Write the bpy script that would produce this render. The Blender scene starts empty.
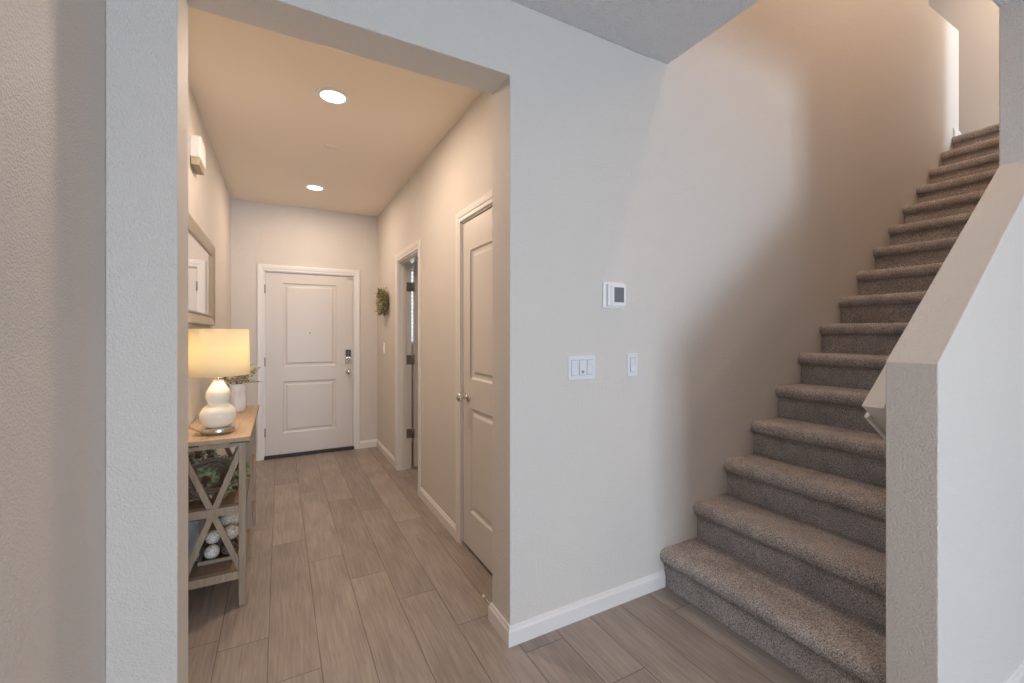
import bpy, bmesh, math, random
from math import sin, cos, pi, sqrt, atan2, radians
from mathutils import Vector, Matrix, Euler
random.seed(7)
C = bpy.context.scene.collection
scn = bpy.context.scene

# ------------------------------------------------------------------ camera
F = 432.0
YAW = math.atan(232.0 / F)
cd = bpy.data.cameras.new('camera')
cd.sensor_width = 36.0
cd.lens = F / 1024 * 36.0
cd.shift_y = -(341.5 - 333.0) / 1024
cd.clip_start = 0.02
cam = bpy.data.objects.new('camera', cd)
C.objects.link(cam)
cam.location = (0, 0, 1.32)
cam.rotation_euler = (pi / 2, 0, -YAW)
scn.camera = cam

# ------------------------------------------------------------------ world, exposure
scn.view_settings.view_transform = 'Standard'
scn.view_settings.look = 'None'
scn.view_settings.gamma = 1
scn.view_settings.use_curve_mapping = False
scn.view_settings.exposure = 0.16
scn.cycles.use_denoising = True
scn.cycles.max_bounces = 10
scn.cycles.diffuse_bounces = 6
scn.cycles.sample_clamp_indirect = 4
w = bpy.data.worlds.new('world'); scn.world = w
w.use_nodes = True
w.node_tree.nodes['Background'].inputs[0].default_value = (0.62, 0.78, 1.0, 1)
w.node_tree.nodes['Background'].inputs[1].default_value = 1.0

# ------------------------------------------------------------------ large lights (daylight at the windows, stair hall lamp)
def area(name, loc, rot, sx, sy, power, col, spread=180):
    l = bpy.data.lights.new(name, 'AREA')
    l.shape = 'RECTANGLE'; l.size = sx; l.size_y = sy
    l.energy = power; l.color = col; l.spread = radians(spread)
    o = bpy.data.objects.new(name, l); C.objects.link(o)
    o.location = loc; o.rotation_euler = rot
    return o
GW = dict(x0=0.1, x1=2.0, z0=0.05, z1=2.05, y=-4.6)       # great room glass doors
area('daylight_great_room', ((GW['x0'] + GW['x1']) / 2, GW['y'] - 0.16, (GW['z0'] + GW['z1']) / 2), (pi / 2, 0, 0),
     GW['x1'] - GW['x0'], GW['z1'] - GW['z0'], 185, (0.70, 0.835, 1.0))
area('daylight_loft', (6.2, -2.4, 4.35), (pi / 2, 0, 0), 0.6, 1.3, 120, (0.70, 0.86, 1.0))
area('daylight_office', (1.75, 5.34, 1.6), (pi / 2, 0, pi), 1.1, 1.1, 14, (0.88, 0.95, 1.0))

# ------------------------------------------------------------------ constants (metres)
YF = 1.614      # front face of the wall with the opening
YB = 1.79       # its back face
JL, JR = -0.2705, 0.857
XL = -0.434     # left wall
XR = 1.0        # hall right wall
YD = 5.18       # wall with the front door
ZH = 2.412      # header
ZC = 2.73       # ceiling of the near room
ZHC = 2.675     # hall ceiling
RISE, RUN, NOSE0 = 0.1975, 0.2528, 1.738
XE, YI, YO = 1.70, 0.6505, 0.5235    # half wall end, inner face, outer face
XP = 2.742      # where the wall goes full height
Z2 = 16 * RISE  # upper floor
XT = 5.53
ZT = 5.55       # upper ceiling

# ------------------------------------------------------------------ materials
def mat(name, col, rough=0.6, metal=0.0, spec=0.5):
    m = bpy.data.materials.new(name); m.use_nodes = True
    b = m.node_tree.nodes['Principled BSDF']
    b.inputs['Base Color'].default_value = (*col, 1)
    b.inputs['Roughness'].default_value = rough
    b.inputs['Metallic'].default_value = metal
    b.inputs['Specular IOR Level'].default_value = spec
    return m
def N(m, t, **kw):
    n = m.node_tree.nodes.new(t)
    for k, v in kw.items(): setattr(n, k, v)
    return n
def L(m, a, b): m.node_tree.links.new(a, b)
def bsdf(m): return m.node_tree.nodes['Principled BSDF']
def noise_bump(m, scale, strength, dist, detail=2, rough=0.5, coord='Object'):
    tc = N(m, 'ShaderNodeTexCoord'); nz = N(m, 'ShaderNodeTexNoise')
    nz.inputs['Scale'].default_value = scale; nz.inputs['Detail'].default_value = detail
    nz.inputs['Roughness'].default_value = rough
    bp = N(m, 'ShaderNodeBump'); bp.inputs['Strength'].default_value = strength
    bp.inputs['Distance'].default_value = dist
    L(m, tc.outputs[coord], nz.inputs['Vector']); L(m, nz.outputs['Fac'], bp.inputs['Height'])
    L(m, bp.outputs['Normal'], bsdf(m).inputs['Normal'])
    return nz, tc, bp
def speckle(m, c1, c2, scale, lo=0.4, hi=0.6, detail=2):
    tc = N(m, 'ShaderNodeTexCoord'); nz = N(m, 'ShaderNodeTexNoise')
    nz.inputs['Scale'].default_value = scale; nz.inputs['Detail'].default_value = detail
    r = N(m, 'ShaderNodeValToRGB')
    r.color_ramp.elements[0].position = lo; r.color_ramp.elements[0].color = (*c1, 1)
    r.color_ramp.elements[1].position = hi; r.color_ramp.elements[1].color = (*c2, 1)
    L(m, tc.outputs['Object'], nz.inputs['Vector']); L(m, nz.outputs['Fac'], r.inputs[0])
    L(m, r.outputs[0], bsdf(m).inputs['Base Color'])

WALLC = (0.670, 0.635, 0.595)
M_wall = mat('wall_paint', WALLC, 0.55, spec=0.35)
noise_bump(M_wall, 185, 1.0, 0.0042, 2, 0.5)
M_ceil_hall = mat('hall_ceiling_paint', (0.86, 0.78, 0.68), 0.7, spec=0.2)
noise_bump(M_ceil_hall, 80, 0.25, 0.001, 2)
M_ceil = mat('textured_ceiling_paint', (0.90, 0.89, 0.89), 0.8, spec=0.2)
noise_bump(M_ceil, 85, 1.0, 0.022, 3, 0.6)
M_trim = mat('white_trim_paint', (0.74, 0.715, 0.69), 0.35)
M_door = mat('door_paint', (0.64, 0.605, 0.57), 0.38)
M_white = mat('white_plastic', (0.82, 0.82, 0.82), 0.4)
M_plate = mat('switch_plate_plastic', (0.72, 0.73, 0.75), 0.35)
M_groove = mat('grey_gap', (0.30, 0.30, 0.31), 0.6)
M_screen = mat('grey_screen', (0.17, 0.18, 0.20), 0.25)
M_nickel = mat('satin_nickel', (0.62, 0.58, 0.53), 0.28, 1.0)
M_chrome = mat('polished_nickel', (0.75, 0.73, 0.7), 0.12, 1.0)
M_dark = mat('dark_rubber', (0.02, 0.017, 0.015), 0.5)
M_darkmetal = mat('dark_metal', (0.09, 0.075, 0.06), 0.4, 0.7)
M_black = mat('black_gloss', (0.015, 0.015, 0.016), 0.2)
M_hinge = mat('hinge_metal', (0.33, 0.30, 0.28), 0.35, 0.8)
M_louver = mat('beige_grille', (0.50, 0.43, 0.31), 0.6)

def wood(name, c1, c2, scale=1.0, axis='Y', rough=0.5):
    m = mat(name, c1, rough)
    tc = N(m, 'ShaderNodeTexCoord'); mp = N(m, 'ShaderNodeMapping')
    s = [22, 22, 22]; s['XYZ'.index(axis)] = 1.6
    mp.inputs['Scale'].default_value = [v * scale for v in s]
    nz = N(m, 'ShaderNodeTexNoise'); nz.inputs['Scale'].default_value = 3; nz.inputs['Detail'].default_value = 6
    nz.inputs['Distortion'].default_value = 0.6
    r = N(m, 'ShaderNodeValToRGB')
    r.color_ramp.elements[0].position = 0.3; r.color_ramp.elements[0].color = (*c1, 1)
    r.color_ramp.elements[1].position = 0.7; r.color_ramp.elements[1].color = (*c2, 1)
    L(m, tc.outputs['Object'], mp.inputs[0]); L(m, mp.outputs[0], nz.inputs['Vector'])
    L(m, nz.outputs['Fac'], r.inputs[0]); L(m, r.outputs[0], bsdf(m).inputs['Base Color'])
    bp = N(m, 'ShaderNodeBump'); bp.inputs['Strength'].default_value = 0.15; bp.inputs['Distance'].default_value = 0.001
    L(m, nz.outputs['Fac'], bp.inputs['Height']); L(m, bp.outputs[0], bsdf(m).inputs['Normal'])
    return m
M_top = wood('console_top_wood', (0.33, 0.235, 0.155), (0.44, 0.325, 0.22), 1.0, 'Y')
M_leg = wood('weathered_wood', (0.25, 0.19, 0.13), (0.36, 0.285, 0.20), 1.0, 'Z')
M_shelf = wood('shelf_wood', (0.19, 0.125, 0.085), (0.27, 0.185, 0.13), 1.0, 'Y')
M_tray = wood('tray_wood', (0.05, 0.04, 0.025), (0.10, 0.08, 0.055), 1.0, 'X')
M_frame = mat('champagne_frame', (0.40, 0.34, 0.265), 0.32, 0.35)
M_framedark = mat('frame_dark_line', (0.20, 0.155, 0.115), 0.4, 0.2)  # darker brown of the mirror frame's bead, also on the chime slots
M_mirror = mat('mirror_glass', (0.92, 0.92, 0.92), 0.02, 1.0)
M_ceramic = mat('cream_ceramic', (0.85, 0.80, 0.70), 0.12)
M_vase = mat('white_vase_ceramic', (0.74, 0.72, 0.71), 0.4)
M_leaf = mat('sage_leaf', (0.13, 0.16, 0.075), 0.6)
speckle(M_leaf, (0.10, 0.12, 0.04), (0.44, 0.45, 0.27), 30, 0.35, 0.65)
M_leafdry = mat('dusty_leaf', (0.16, 0.15, 0.09), 0.6)
speckle(M_leafdry, (0.13, 0.12, 0.05), (0.46, 0.42, 0.24), 45, 0.35, 0.62)
M_leafgreen = mat('fresh_green_leaf', (0.12, 0.2, 0.04), 0.55)
speckle(M_leafgreen, (0.12, 0.19, 0.04), (0.34, 0.42, 0.12), 40, 0.35, 0.65)
M_twig = mat('brown_twig', (0.19, 0.135, 0.105), 0.8)
M_ball = mat('mosaic_ball', (0.7, 0.68, 0.63), 0.4)
def ball_pattern(m):
    tc = N(m, 'ShaderNodeTexCoord'); v = N(m, 'ShaderNodeTexVoronoi'); v.feature = 'DISTANCE_TO_EDGE'
    v.inputs['Scale'].default_value = 58
    r = N(m, 'ShaderNodeValToRGB')
    r.color_ramp.elements[0].position = 0.012; r.color_ramp.elements[0].color = (0.28, 0.23, 0.19, 1)
    r.color_ramp.elements[1].position = 0.05; r.color_ramp.elements[1].color = (0.78, 0.74, 0.68, 1)
    L(m, tc.outputs['Object'], v.inputs['Vector']); L(m, v.outputs['Distance'], r.inputs[0])
    L(m, r.outputs[0], bsdf(m).inputs['Base Color'])
ball_pattern(M_ball)
M_box = mat('pale_blue_box', (0.34, 0.37, 0.39), 0.6)

M_shade = bpy.data.materials.new('lamp_shade_linen'); M_shade.use_nodes = True
def _shade(m):
    nt = m.node_tree; nt.nodes.remove(nt.nodes['Principled BSDF'])
    d = N(m, 'ShaderNodeBsdfDiffuse'); t = N(m, 'ShaderNodeBsdfTranslucent'); mx = N(m, 'ShaderNodeMixShader')
    d.inputs[0].default_value = (0.86, 0.80, 0.66, 1); t.inputs[0].default_value = (0.88, 0.80, 0.60, 1)
    mx.inputs[0].default_value = 0.55
    L(m, d.outputs[0], mx.inputs[1]); L(m, t.outputs[0], mx.inputs[2])
    L(m, mx.outputs[0], nt.nodes['Material Output'].inputs[0])
_shade(M_shade)
def emit(name, col, s):
    m = bpy.data.materials.new(name); m.use_nodes = True
    nt = m.node_tree; nt.nodes.remove(nt.nodes['Principled BSDF'])
    e = N(m, 'ShaderNodeEmission'); e.inputs[0].default_value = (*col, 1); e.inputs[1].default_value = s
    L(m, e.outputs[0], nt.nodes['Material Output'].inputs[0])
    return m
M_led = emit('led_diffuser', (1.0, 0.9, 0.78), 6.0)

# carpet
M_carpet = mat('grey_plush_carpet', (0.2, 0.18, 0.17), 0.95, spec=0.1)
def _carpet(m):
    tc = N(m, 'ShaderNodeTexCoord')
    n1 = N(m, 'ShaderNodeTexNoise'); n1.inputs['Scale'].default_value = 210; n1.inputs['Detail'].default_value = 3
    n1.inputs['Roughness'].default_value = 0.7
    n2 = N(m, 'ShaderNodeTexNoise'); n2.inputs['Scale'].default_value = 9; n2.inputs['Detail'].default_value = 3
    for n in (n1, n2): L(m, tc.outputs['Object'], n.inputs['Vector'])
    r = N(m, 'ShaderNodeValToRGB')
    e = r.color_ramp.elements
    e[0].position = 0.33; e[0].color = (0.11, 0.099, 0.095, 1)
    e[1].position = 0.68; e[1].color = (0.72, 0.67, 0.645, 1)
    k = e.new(0.5); k.color = (0.37, 0.338, 0.322, 1)
    L(m, n1.outputs['Fac'], r.inputs[0])
    mr = N(m, 'ShaderNodeMapRange'); mr.inputs['From Min'].default_value = 0.3; mr.inputs['From Max'].default_value = 0.7
    mr.inputs['To Min'].default_value = 0.86; mr.inputs['To Max'].default_value = 1.14
    L(m, n2.outputs['Fac'], mr.inputs['Value'])
    vm = N(m, 'ShaderNodeVectorMath'); vm.operation = 'SCALE'
    L(m, r.outputs[0], vm.inputs[0]); L(m, mr.outputs[0], vm.inputs['Scale'])
    L(m, vm.outputs[0], bsdf(m).inputs['Base Color'])
    bp = N(m, 'ShaderNodeBump'); bp.inputs['Strength'].default_value = 0.8; bp.inputs['Distance'].default_value = 0.004
    L(m, n1.outputs['Fac'], bp.inputs['Height']); L(m, bp.outputs[0], bsdf(m).inputs['Normal'])
_carpet(M_carpet)

# plank floor: u = across the board in metres, v = along the board in metres
M_floor = mat('plank_floor', (0.3, 0.25, 0.2), 0.42, spec=0.4)
def _floor(m):
    uv = N(m, 'ShaderNodeUVMap'); uv.uv_map = 'board'
    at = N(m, 'ShaderNodeAttribute'); at.attribute_name = 'tone'
    tc = N(m, 'ShaderNodeTexCoord')
    sep = N(m, 'ShaderNodeSeparateXYZ'); L(m, uv.outputs[0], sep.inputs[0])
    ofs = N(m, 'ShaderNodeVectorMath'); ofs.operation = 'SCALE'
    L(m, at.outputs['Color'], ofs.inputs[0]); ofs.inputs['Scale'].default_value = 37.0
    add = N(m, 'ShaderNodeVectorMath'); add.operation = 'ADD'
    L(m, tc.outputs['Object'], add.inputs[0]); L(m, ofs.outputs[0], add.inputs[1])
    mp = N(m, 'ShaderNodeMapping'); mp.inputs['Scale'].default_value = (32, 1.5, 1); L(m, add.outputs[0], mp.inputs[0])
    g = N(m, 'ShaderNodeTexNoise'); g.inputs['Scale'].default_value = 3.0; g.inputs['Detail'].default_value = 7
    g.inputs['Roughness'].default_value = 0.62; g.inputs['Distortion'].default_value = 0.5
    L(m, mp.outputs[0], g.inputs['Vector'])
    mp2 = N(m, 'ShaderNodeMapping'); mp2.inputs['Scale'].default_value = (3.4, 1.3, 1); L(m, add.outputs[0], mp2.inputs[0])
    g2 = N(m, 'ShaderNodeTexNoise'); g2.inputs['Scale'].default_value = 2.2; g2.inputs['Detail'].default_value = 4
    L(m, mp2.outputs[0], g2.inputs['Vector'])
    r = N(m, 'ShaderNodeValToRGB')
    r.color_ramp.elements[0].position = 0.28; r.color_ramp.elements[0].color = (0.235, 0.200, 0.177, 1)
    r.color_ramp.elements[1].position = 0.72; r.color_ramp.elements[1].color = (0.375, 0.325, 0.290, 1)
    L(m, g.outputs['Fac'], r.inputs[0])
    r2 = N(m, 'ShaderNodeMapRange'); r2.inputs['From Min'].default_value = 0.3; r2.inputs['From Max'].default_value = 0.7
    r2.inputs['To Min'].default_value = 0.88; r2.inputs['To Max'].default_value = 1.12
    L(m, g2.outputs['Fac'], r2.inputs['Value'])
    tn = N(m, 'ShaderNodeMapRange'); tn.inputs['To Min'].default_value = 0.90; tn.inputs['To Max'].default_value = 1.12
    L(m, at.outputs['Fac'], tn.inputs['Value'])
    mu = N(m, 'ShaderNodeMath'); mu.operation = 'MULTIPLY'; L(m, r2.outputs[0], mu.inputs[0]); L(m, tn.outputs[0], mu.inputs[1])
    # seams: distance to the board's edge
    def edge(sock, size):
        a = N(m, 'ShaderNodeMath'); a.operation = 'SUBTRACT'; a.inputs[0].default_value = size; L(m, sock, a.inputs[1])
        b = N(m, 'ShaderNodeMath'); b.operation = 'MINIMUM'; L(m, sock, b.inputs[0]); L(m, a.outputs[0], b.inputs[1])
        return b.outputs[0]
    e1 = edge(sep.outputs[0], PW); e2 = edge(sep.outputs[1], PL)
    mn = N(m, 'ShaderNodeMath'); mn.operation = 'MINIMUM'; L(m, e1, mn.inputs[0]); L(m, e2, mn.inputs[1])
    sm = N(m, 'ShaderNodeMapRange'); sm.inputs['From Min'].default_value = 0.0006; sm.inputs['From Max'].default_value = 0.0028
    sm.inputs['To Min'].default_value = 0.42; sm.inputs['To Max'].default_value = 1.0
    L(m, mn.outputs[0], sm.inputs['Value'])
    mu2 = N(m, 'ShaderNodeMath'); mu2.operation = 'MULTIPLY'; L(m, mu.outputs[0], mu2.inputs[0]); L(m, sm.outputs[0], mu2.inputs[1])
    vm = N(m, 'ShaderNodeVectorMath'); vm.operation = 'SCALE'; L(m, r.outputs[0], vm.inputs[0]); L(m, mu2.outputs[0], vm.inputs['Scale'])
    L(m, vm.outputs[0], bsdf(m).inputs['Base Color'])
    bp = N(m, 'ShaderNodeBump'); bp.inputs['Strength'].default_value = 0.25; bp.inputs['Distance'].default_value = 0.0015
    L(m, sm.outputs[0], bp.inputs['Height']); L(m, bp.outputs[0], bsdf(m).inputs['Normal'])
PW, PL = 0.1872, 1.2
_floor(M_floor)

# ------------------------------------------------------------------ mesh helpers
class MB:
    def __init__(s): s.v = []; s.f = []; s.sm = []
    def add(s, vs, fs, smooth=False):
        o = len(s.v); s.v += [tuple(v) for v in vs]
        s.f += [tuple(i + o for i in f) for f in fs]; s.sm += [smooth] * len(fs)
        return s
    def box(s, x0, x1, y0, y1, z0, z1):
        v = [(x, y, z) for x in (x0, x1) for y in (y0, y1) for z in (z0, z1)]
        return s.add(v, [(0, 1, 3, 2), (4, 6, 7, 5), (0, 4, 5, 1), (2, 3, 7, 6), (0, 2, 6, 4), (1, 5, 7, 3)])
    def bar(s, a, b, wd, th, up=(0, 0, 1)):
        a = Vector(a); b = Vector(b); d = (b - a).normalized(); u = Vector(up)
        sd = d.cross(u).normalized() * wd / 2; u2 = sd.cross(d).normalized() * th / 2
        v = [p + i * sd + j * u2 for p in (a, b) for i in (-1, 1) for j in (-1, 1)]
        return s.add(v, [(0, 1, 3, 2), (4, 6, 7, 5), (0, 4, 5, 1), (2, 3, 7, 6), (0, 2, 6, 4), (1, 5, 7, 3)])
    def prism(s, pts, mp, h0, h1):
        n = len(pts)
        v = [mp(p[0], p[1], h0) for p in pts] + [mp(p[0], p[1], h1) for p in pts]
        fs = [tuple(range(n)), tuple(range(2 * n - 1, n - 1, -1))] + [(i, (i + 1) % n, n + (i + 1) % n, n + i) for i in range(n)]
        return s.add(v, fs)
    def lathe(s, prof, seg=32, o=(0, 0, 0), mtx=None, caps=True):
        n = len(prof); v = []
        for k in range(seg):
            a = 2 * pi * k / seg
            for r, z in prof:
                p = Vector((r * cos(a), r * sin(a), z))
                if mtx: p = mtx @ p
                v.append(p + Vector(o))
        fs = [(k * n + i, ((k + 1) % seg) * n + i, ((k + 1) % seg) * n + i + 1, k * n + i + 1) for k in range(seg) for i in range(n - 1)]
        s.add(v, fs, True)
        if caps:
            o0 = len(s.v) - len(v)
            for i in (0, n - 1):
                if prof[i][0] > 1e-5:
                    s.f.append(tuple(o0 + k * n + i for k in range(seg))); s.sm.append(False)
        return s
    def tube(s, pts, r, seg=8, r1=None):
        pts = [Vector(p) for p in pts]; v = []; n = len(pts); up = Vector((0.13, 0.31, 0.94)).normalized()
        for i, p in enumerate(pts):
            d = (pts[min(i + 1, n - 1)] - pts[max(i - 1, 0)]).normalized()
            a = d.cross(up)
            if a.length < 0.05: a = d.cross(Vector((1, 0, 0)))
            a.normalize(); b = d.cross(a)
            rr = r if r1 is None else r + (r1 - r) * i / (n - 1)
            for k in range(seg):
                t = 2 * pi * k / seg; v.append(p + (a * cos(t) + b * sin(t)) * rr)
        fs = [(i * seg + k, i * seg + (k + 1) % seg, (i + 1) * seg + (k + 1) % seg, (i + 1) * seg + k) for i in range(n - 1) for k in range(seg)]
        s.add(v, fs, True)
        o0 = len(s.v) - len(v)
        s.f.append(tuple(o0 + k for k in range(seg))); s.sm.append(False)
        s.f.append(tuple(o0 + (n - 1) * seg + k for k in range(seg))); s.sm.append(False)
        return s
    def build(s, name, m, parent=None, org=None, bevel=0, seg=2, merge=False):
        me = bpy.data.meshes.new(name)
        o = bpy.data.objects.new(name, me); C.objects.link(o)
        org = Vector(org) if org else Vector((0, 0, 0))
        me.from_pydata([Vector(v) - org for v in s.v], [], s.f)
        for i, p in enumerate(me.polygons): p.use_smooth = s.sm[i]
        bm = bmesh.new(); bm.from_mesh(me)
        if merge: bmesh.ops.remove_doubles(bm, verts=bm.verts, dist=1e-5)
        bmesh.ops.recalc_face_normals(bm, faces=bm.faces); bm.to_mesh(me); bm.free()
        me.materials.append(m)
        o.location = org
        if parent:
            o.parent = parent
            if org.length == 0: pass
            o.location = org - Vector(parent['_o']) if '_o' in parent else org
        if bevel:
            b = o.modifiers.new('bevel', 'BEVEL'); b.width = bevel; b.segments = seg; b.limit_method = 'ANGLE'
            b.harden_normals = False
        return o
def tag(o, label=None, cat=None, group=None, kind=None):
    if label: o['label'] = label
    if cat: o['category'] = cat
    if group: o['group'] = group
    if kind: o['kind'] = kind
    return o
def empty(name, loc, label=None, cat=None, group=None, kind=None):
    o = bpy.data.objects.new(name, None); C.objects.link(o); o.location = loc; o.empty_display_size = 0.1
    return tag(o, label, cat, group, kind)
ROOTS = []
def part(mb, name, m, root, bevel=0, seg=2, label=None, merge=False, parent=None):
    """mesh given in world coordinates, parented to root (an Empty or mesh without rotation)"""
    par = parent or root
    w0 = Vector((0, 0, 0)); p = par
    while p: w0 += p.location; p = p.parent
    o = mb.build(name, m, None, None, bevel, seg, merge)
    me = o.data
    for v in me.vertices: v.co -= w0
    o.parent = par
    if label: o['label'] = label
    return o
def struct(mb, name, m, bevel=0, label=None, cat=None):
    o = mb.build(name, m, None, None, bevel)
    return tag(o, label, cat, None, 'structure')
def mapX(X, s=1):   # wall plane X = const, protrusion b along -X*s
    return lambda u, z, b: (X - b * s, u, z)
def mapY(Y, s=1):
    return lambda u, z, b: (u, Y - b * s, z)

def baseboard(mb, pts, side=1, t=0.013, h=0.083):
    prof = [(0, 0), (t, 0), (t, h * 0.72), (t * 0.8, h * 0.80), (t * 0.62, h * 0.84), (t * 0.45, h * 0.96), (t * 0.2, h), (0, h)]
    P = [Vector((p[0], p[1])) for p in pts]; n = len(P); offs = []
    for i in range(n):
        ds = []
        if i > 0: ds.append((P[i] - P[i - 1]).normalized())
        if i < n - 1: ds.append((P[i + 1] - P[i]).normalized())
        ns = [Vector((-d.y, d.x)) * side for d in ds]
        m = sum(ns, Vector((0, 0))).normalized(); m = m / max(0.2, m.dot(ns[0]))
        offs.append(m)
    k = len(prof); v = []
    for i in range(n):
        for a, z in prof: v.append((P[i].x + offs[i].x * a, P[i].y + offs[i].y * a, z))
    fs = [(i * k + j, i * k + (j + 1) % k, (i + 1) * k + (j + 1) % k, (i + 1) * k + j) for i in range(n - 1) for j in range(k)]
    fs += [tuple(range(k)), tuple((n - 1) * k + j for j in range(k))]
    return mb.add(v, fs)

def casing(mb, u0, u1, zt, mp, wd=0.065, t=0.017, zb=0.0):
    prof = [(0, 0), (0, t * 0.55), (wd * 0.12, t * 0.62), (wd * 0.3, t * 0.62), (wd * 0.42, t * 0.85), (wd * 0.85, t), (wd, t * 0.8), (wd, 0)]
    k = len(prof); v = []
    for (u, z, du, dz) in ((u0, zb, -1, 0), (u0, zt, -1, 1), (u1, zt, 1, 1), (u1, zb, 1, 0)):
        for a, b in prof: v.append(mp(u + du * a, z + dz * a, b))
    fs = [(i * k + j, i * k + (j + 1) % k, (i + 1) * k + (j + 1) % k, (i + 1) * k + j) for i in range(3) for j in range(k)]
    fs += [tuple(range(k)), tuple(3 * k + j for j in range(k))]
    return mb.add(v, fs)

def panel_door(u0, u1, z0, z1, panels, mp, th=0.036):
    """panels: (u0,u1,z0,z1) raised-panel fields stacked bottom to top; front surface at b=0"""
    mb = MB()
    pu0, pu1 = panels[0][0], panels[0][1]
    def quad(a, b, c, d, dep=0):
        mb.add([mp(a, c, -dep), mp(b, c, -dep), mp(b, d, -dep), mp(a, d, -dep)], [(0, 1, 2, 3)])
    quad(u0, pu0, z0, z1); quad(pu1, u1, z0, z1)
    zs = [z0] + [z for p in panels for z in (p[2], p[3])] + [z1]
    for i in range(0, len(zs), 2): quad(pu0, pu1, zs[i], zs[i + 1])
    rings = [(0, 0), (0.010, 0.009), (0.018, 0.010), (0.030, 0.010), (0.046, 0.002), (0.05, 0.002)]
    for (a, b, c, d) in panels:
        v = []
        for ins, dep in rings:
            v += [mp(a + ins, c + ins, -dep), mp(b - ins, c + ins, -dep), mp(b - ins, d - ins, -dep), mp(a + ins, d - ins, -dep)]
        fs = [(r * 4 + i, r * 4 + (i + 1) % 4, (r + 1) * 4 + (i + 1) % 4, (r + 1) * 4 + i) for r in range(len(rings) - 1) for i in range(4)]
        n = (len(rings) - 1) * 4
        fs.append((n, n + 1, n + 2, n + 3)); mb.add(v, fs)
    # edges and back
    v = [mp(u, z, -b) for b in (0, th) for u, z in ((u0, z0), (u1, z0), (u1, z1), (u0, z1))]
    mb.add(v, [(0, 1, 5, 4), (1, 2, 6, 5), (2, 3, 7, 6), (3, 0, 4, 7), (4, 5, 6, 7)])
    return mb

def leaf(mb, p, d, n, ln, wd, curl=0.15):
    d = Vector(d).normalized(); n = Vector(n); sd = d.cross(n)
    if sd.length < 1e-3: sd = d.cross(Vector((0.3, 0.9, 0.2)))
    sd.normalize(); n = sd.cross(d).normalized(); p = Vector(p)
    pr = [(0, 0.12), (0.25, 0.8), (0.55, 1.0), (0.82, 0.6), (1.0, 0.03)]
    v = []
    for t, wv in pr:
        c = p + d * ln * t - n * curl * ln * t * t
        v += [c - sd * wd * wv / 2 + n * wd * 0.12 * wv, c, c + sd * wd * wv / 2 + n * wd * 0.12 * wv]
    fs = []
    for i in range(len(pr) - 1):
        a = i * 3; fs += [(a, a + 1, a + 4, a + 3), (a + 1, a + 2, a + 5, a + 4)]
    mb.add(v, fs, True)

# ================================================================== THE ROOM
# floor: one mesh of boards running along the hall
def make_floor():
    joints = {-1: 2.15, 0: 1.856, 1: 2.743, 2: 2.45, 3: 2.149, 4: 1.834, 5: 1.543, 6: 1.254, 7: 0.85, 8: 0.7, 9: 1.446}
    vs, fs, uvs, tones = [], [], [], []
    for k in range(-4, 34):
        xa = -0.043 + PW * k; xb = xa + PW
        j = joints.get(k, random.uniform(0, PL))
        n0 = math.floor((-4.7 - j) / PL)
        for q in range(n0, n0 + 10):
            ya = j + PL * q; yb = ya + PL
            if ya > 5.3: break
            o = len(vs)
            vs += [(xa, ya, 0), (xb, ya, 0), (xb, yb, 0), (xa, yb, 0)]
            fs.append((o, o + 1, o + 2, o + 3)); uvs += [(0, 0), (PW, 0), (PW, PL), (0, PL)]
            tones += [random.random()] * 4
    me = bpy.data.meshes.new('floor'); me.from_pydata(vs, [], fs)
    uvl = me.uv_layers.new(name='board')
    for i, uv in enumerate(uvs): uvl.data[i].uv = uv
    ca = me.color_attributes.new('tone', 'FLOAT_COLOR', 'CORNER')
    for i, t in enumerate(tones): ca.data[i].color = (t, t, t, 1)
    me.materials.append(M_floor)
    o = bpy.data.objects.new('floor', me); C.objects.link(o)
    tag(o, 'grey-brown wood plank floor running down the hall', 'floor', None, 'structure')
make_floor()
struct(MB().box(-1.2, 7.4, -5.2, 6.6, -0.2, -0.004), 'trim_1', M_dark, label='slab beneath the plank floor', cat='floor slab')

XM = 7.0  # right limit of the great room
# left wall, from the great room to the front door wall
struct(MB().box(XL - 0.15, XL, -4.75, YD, 0, ZC), 'wall_left', M_wall)
# wall with the opening and the stair side of it
mb = MB()
mb.prism([(XL, 0), (JL, 0), (JL, ZH), (JR, ZH), (JR, 0), (XM, 0), (XM, Z2 - 0.2), (5.709, Z2 - 0.2), (5.709, 4.205), (5.03, 4.205), (5.03, ZT), (1.67, ZT), (1.67, ZC), (XL, ZC)],
         lambda a, z, h: (a, h, z), YF, YB)
struct(mb, 'wall_front', M_wall, bevel=0.004, label='greige wall with the hall opening, running up beside the stairs', cat='wall')
# hall right wall: closet door opening and side room opening
CY0, CY1, CZ = 1.865, 2.532, 2.014
SY0, SY1, SZ = 3.47, 4.18, 2.008
mb = MB()
XW = 1.127
mb.box(XR, XW, YB, CY0, 0, ZC); mb.box(XR, XW, CY0, CY1, CZ, ZC)
mb.box(XR, XW, CY1, SY0, 0, ZC); mb.box(XR, XW, SY0, SY1, SZ, ZC); mb.box(XR, XW, SY1, YD, 0, ZC)
struct(mb, 'wall_right', M_wall, label='hall right wall with closet door and side room opening', cat='wall')
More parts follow.
